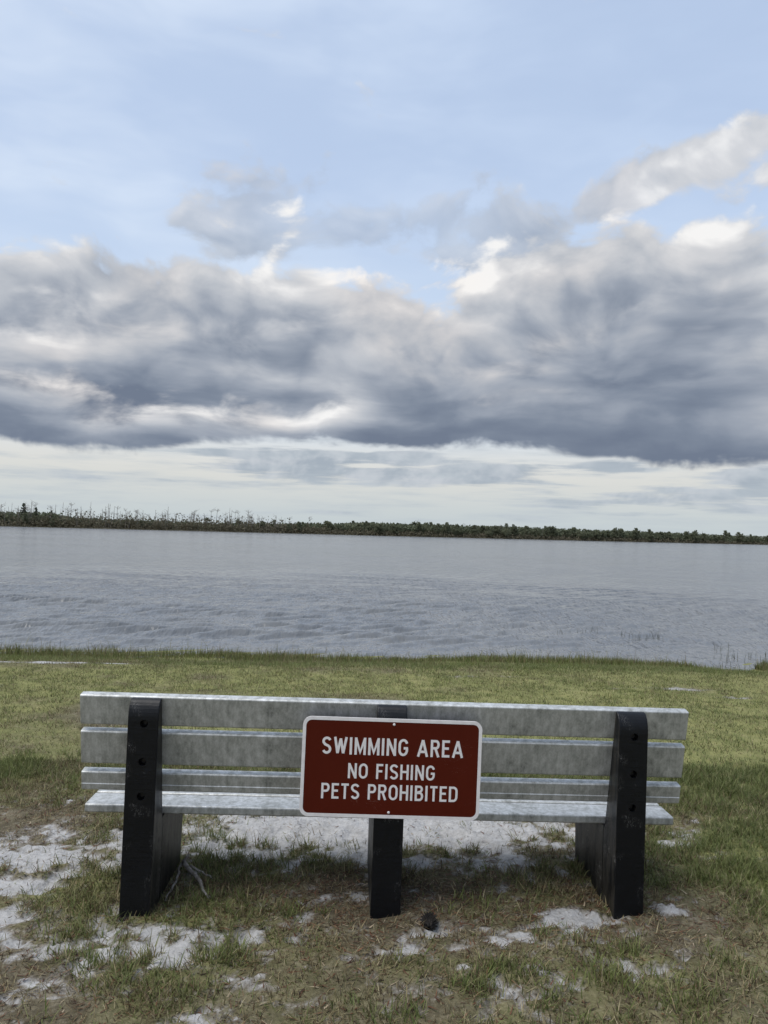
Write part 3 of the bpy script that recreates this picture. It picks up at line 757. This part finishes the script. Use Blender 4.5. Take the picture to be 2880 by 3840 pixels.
def bare_mesh(hgt, rad, style):
    bm = bmesh.new()
    top = Vector((random.uniform(-.6, .6), random.uniform(-.6, .6), hgt))
    tube(bm, [(0, 0, -.5), (top.x*.3, top.y*.3, hgt*.45), top], rad, rad*.3, 4)
    nb = {0: 3, 1: 9, 2: 6}[style]
    for k in range(nb):
        f_ = random.uniform(.45, .95) if style != 2 else random.uniform(.8, .98)
        p = Vector((top.x*f_, top.y*f_, hgt*f_)); a = random.random()*6.283; L_ = hgt*random.uniform(.08, .2)*(1.2 if style else .7)
        q = p+Vector((math.cos(a)*L_, math.sin(a)*L_, L_*random.uniform(.1, .8)))
        tube(bm, [p, q], rad*.4, rad*.12, 3)
        for _ in range(2 if style else 0):
            s2 = p.lerp(q, random.uniform(.4, .9)); tube(bm, [s2, s2+Vector((random.uniform(-1, 1), random.uniform(-1, 1), random.uniform(.2, 1)))*L_*.5], rad*.2, rad*.08, 3)
    me = bpy.data.meshes.new('trunk'); bm.to_mesh(me); bm.free(); me.materials.append(m_deadbark); return me
bare = [bare_mesh(random.uniform(7, 11), random.uniform(.11, .20), k % 3) for k in range(10)]
leafy = []
for k in range(8):
    hgt = random.uniform(6.5, 9.5); rad = random.uniform(1.9, 3.0)
    bm = bmesh.new(); tube(bm, [(0, 0, -.5), (random.uniform(-.3, .3), 0, hgt*.4), (random.uniform(-.6, .6), random.uniform(-.5, .5), hgt*.85)], .2, .06, 5)
    for _ in range(4):
        a = random.random()*6.283; z_ = hgt*random.uniform(.35, .6); tube(bm, [(0, 0, z_), (math.cos(a)*rad*.7, math.sin(a)*rad*.7, z_+hgt*.2)], .08, .03, 3)
    tm = bpy.data.meshes.new('trunk'); bm.to_mesh(tm); bm.free(); tm.materials.append(m_bark)
    P_ = crown_points(hgt, rad, hgt*.18, 26, 20)
    leafy.append((tm, leaves_mesh('crown', P_, np.full(len(P_), .62), m_leaf)))
pines = []
for k in range(3):
    hgt = random.uniform(10.5, 12.5)
    bm = bmesh.new(); tube(bm, [(0, 0, -.5), (0, 0, hgt*.97)], .2, .05, 5)
    tm = bpy.data.meshes.new('trunk'); bm.to_mesh(tm); bm.free(); tm.materials.append(m_bark)
    P_ = crown_points(hgt, 1.7, hgt*.45, 24, 18, True)
    pines.append((tm, leaves_mesh('crown', P_, np.full(len(P_), .55), m_pine)))
def fz(x, y): return float(ground_z(np.array([float(x)]), np.array([float(y)]))[0])
def plant_tree(name, tm, cm, x, y, s_, label, group, cat='tree'):
    r_ = empty(name, (x, y, fz(x, y)), (0, 0, random.random()*6.283)); r_.scale = (s_*random.uniform(.9, 1.1), s_*random.uniform(.9, 1.1), s_)
    link('trunk', tm, None, r_)
    if cm: link('crown', cm, None, r_)
    return tag(r_, label, cat, group)
def fs(x): return float(far_shore(np.array([float(x)]))[0])
# azimuth (as x/y) runs from -.56 on the left to .56 on the right
QG = np.linspace(-.85, .85, 1701); QY = np.full(1701, 300.)
for _ in range(40): QY = .5*QY+.5*far_shore(QG*QY)
def on_shore(q, back):
    """the point on the far bank in the direction x = q*y, then back metres further"""
    y = float(np.interp(q, QG, QY))+back; return q*y, y
def leafiness(q): return float(np.interp(q, [-.6, -.50, -.43, -.40, -.20, -.10, -.02, .6], [.5, .75, .75, .10, .10, .40, .9, 1.]))
cnt = 0
while cnt < 250:
    q = random.uniform(-.57, .57)
    if random.random() > leafiness(q): continue
    x, y = on_shore(q, random.choice([5, 9, 14, 22])+random.uniform(-2, 3))
    tm, cm = random.choice(leafy); s_ = random.uniform(.5, .95)*(1.12 if random.random() < .12 else 1)*(.72 if q < -.38 else .9 if q < 0 else .95+.25*q)
    plant_tree('leafy_tree', tm, cm, x, y, s_, *(('leafy green tree in the dense wood lining the far shore', 'leafy trees of the far wood') if q > -.06 else ('green leafy tree among the grey dead trees of the far shore', 'leafy trees among the dead ones'))); cnt += 1
for k in range(285):
    q = random.uniform(-.57, -.13) if random.random() < .93 else random.uniform(-.1, .5)
    if vn(q*22., 1.5, 7) < random.random()*.9: q += random.uniform(-.05, .05)
    x, y = on_shore(q, random.uniform(4, 34)); 
    i_ = random.randrange(10)
    plant_tree('bare_tree', bare[i_], None, x, y, random.uniform(.5, 1.0)*(1.2 if random.random() < .15 else 1)*float(np.interp(q, [-.5, -.2, 0, .5], [1.05, 1.05, .8, .9])), ('pole-like grey dead trunk in the scrub of the far shore', 'leafless grey dead tree with many side branches on the far shore', 'grey dead tree forking only near its top on the far shore')[i_ % 3], ('dead poles', 'branched dead trees', 'top-forked dead trees')[i_ % 3]+' on the far shore')
x, y = on_shore(-.468, 10); plant_tree('pine_tree', *pines[0], x, y, .82, 'lone dark pine rising above the far shore among dead trees', None)
for q, s_ in ((-.452, .64), (-.432, .55)):
    x, y = on_shore(q, 12); plant_tree('pine_tree', *pines[1], x, y, s_, 'short dark pine on the far shore beside the taller lone pine', 'short pines on the far shore')
for q, s_ in ((-.407, 1.38), (-.218, 1.36)):
    x, y = on_shore(q, 12); plant_tree('bare_tree', bare[2], None, x, y, s_, 'tall bare tree with spreading crown overtopping the far shore wood', 'tall bare trees on the far shore')
# scrub at the foot of the wood, and the wood's depth behind
nk = 2600
q = rng.uniform(-.8, .8, nk); y = np.interp(q, QG, QY)+rng.uniform(1, 16, nk); x = q*y
hh = rng.uniform(.8, 2.8, nk)*np.interp(q, [-.6, -.45, -.38, -.15, -.05], [1.5, 1.6, 2.3, 2.1, 1.]); z = ground_z(x, y)
C = (np.stack([x, y, z+hh*.45], -1)[:, None, :]+rng.normal(size=(nk, 16, 3))*np.stack([hh*0+1.5, hh*0+1., hh*.33], -1)[:, None, :]).reshape(-1, 3)
C[:, 2] = np.maximum(C[:, 2], WATER+.2)
o = link('far_scrub', leaves_mesh('far_scrub', C, np.full(len(C), .8), m_scrub)); tag(o, 'low brown scrub along the foot of the far wood', 'scrub', kind='stuff')
nk = 3200
q = rng.uniform(-.8, .8, nk); lf_ = np.interp(q, [-.8, -.50, -.43, -.40, -.20, -.10, -.02, .8], [.5, .75, .75, .10, .10, .40, .9, 1.])
k = rng.random(nk) < .25+lf_; q, lf_ = q[k], lf_[k]; nk = len(q)
y = np.interp(q, QG, QY)+rng.uniform(10, 60, nk); x = q*y; z = ground_z(x, y); hh = rng.uniform(4.5, 7.8, nk)*(.55+.45*lf_)
C = (np.stack([x, y, z+hh*.5], -1)[:, None, :]+np.clip(rng.normal(size=(nk, 34, 3)), -1.5, 1.5)*np.stack([hh*0+2., hh*0+2., hh*.22], -1)[:, None, :]).reshape(-1, 3)
o = link('far_wood', leaves_mesh('far_wood', C, np.full(len(C), 1.25), m_leaf)); tag(o, 'dense green wood behind the far shore', 'wood', kind='stuff')
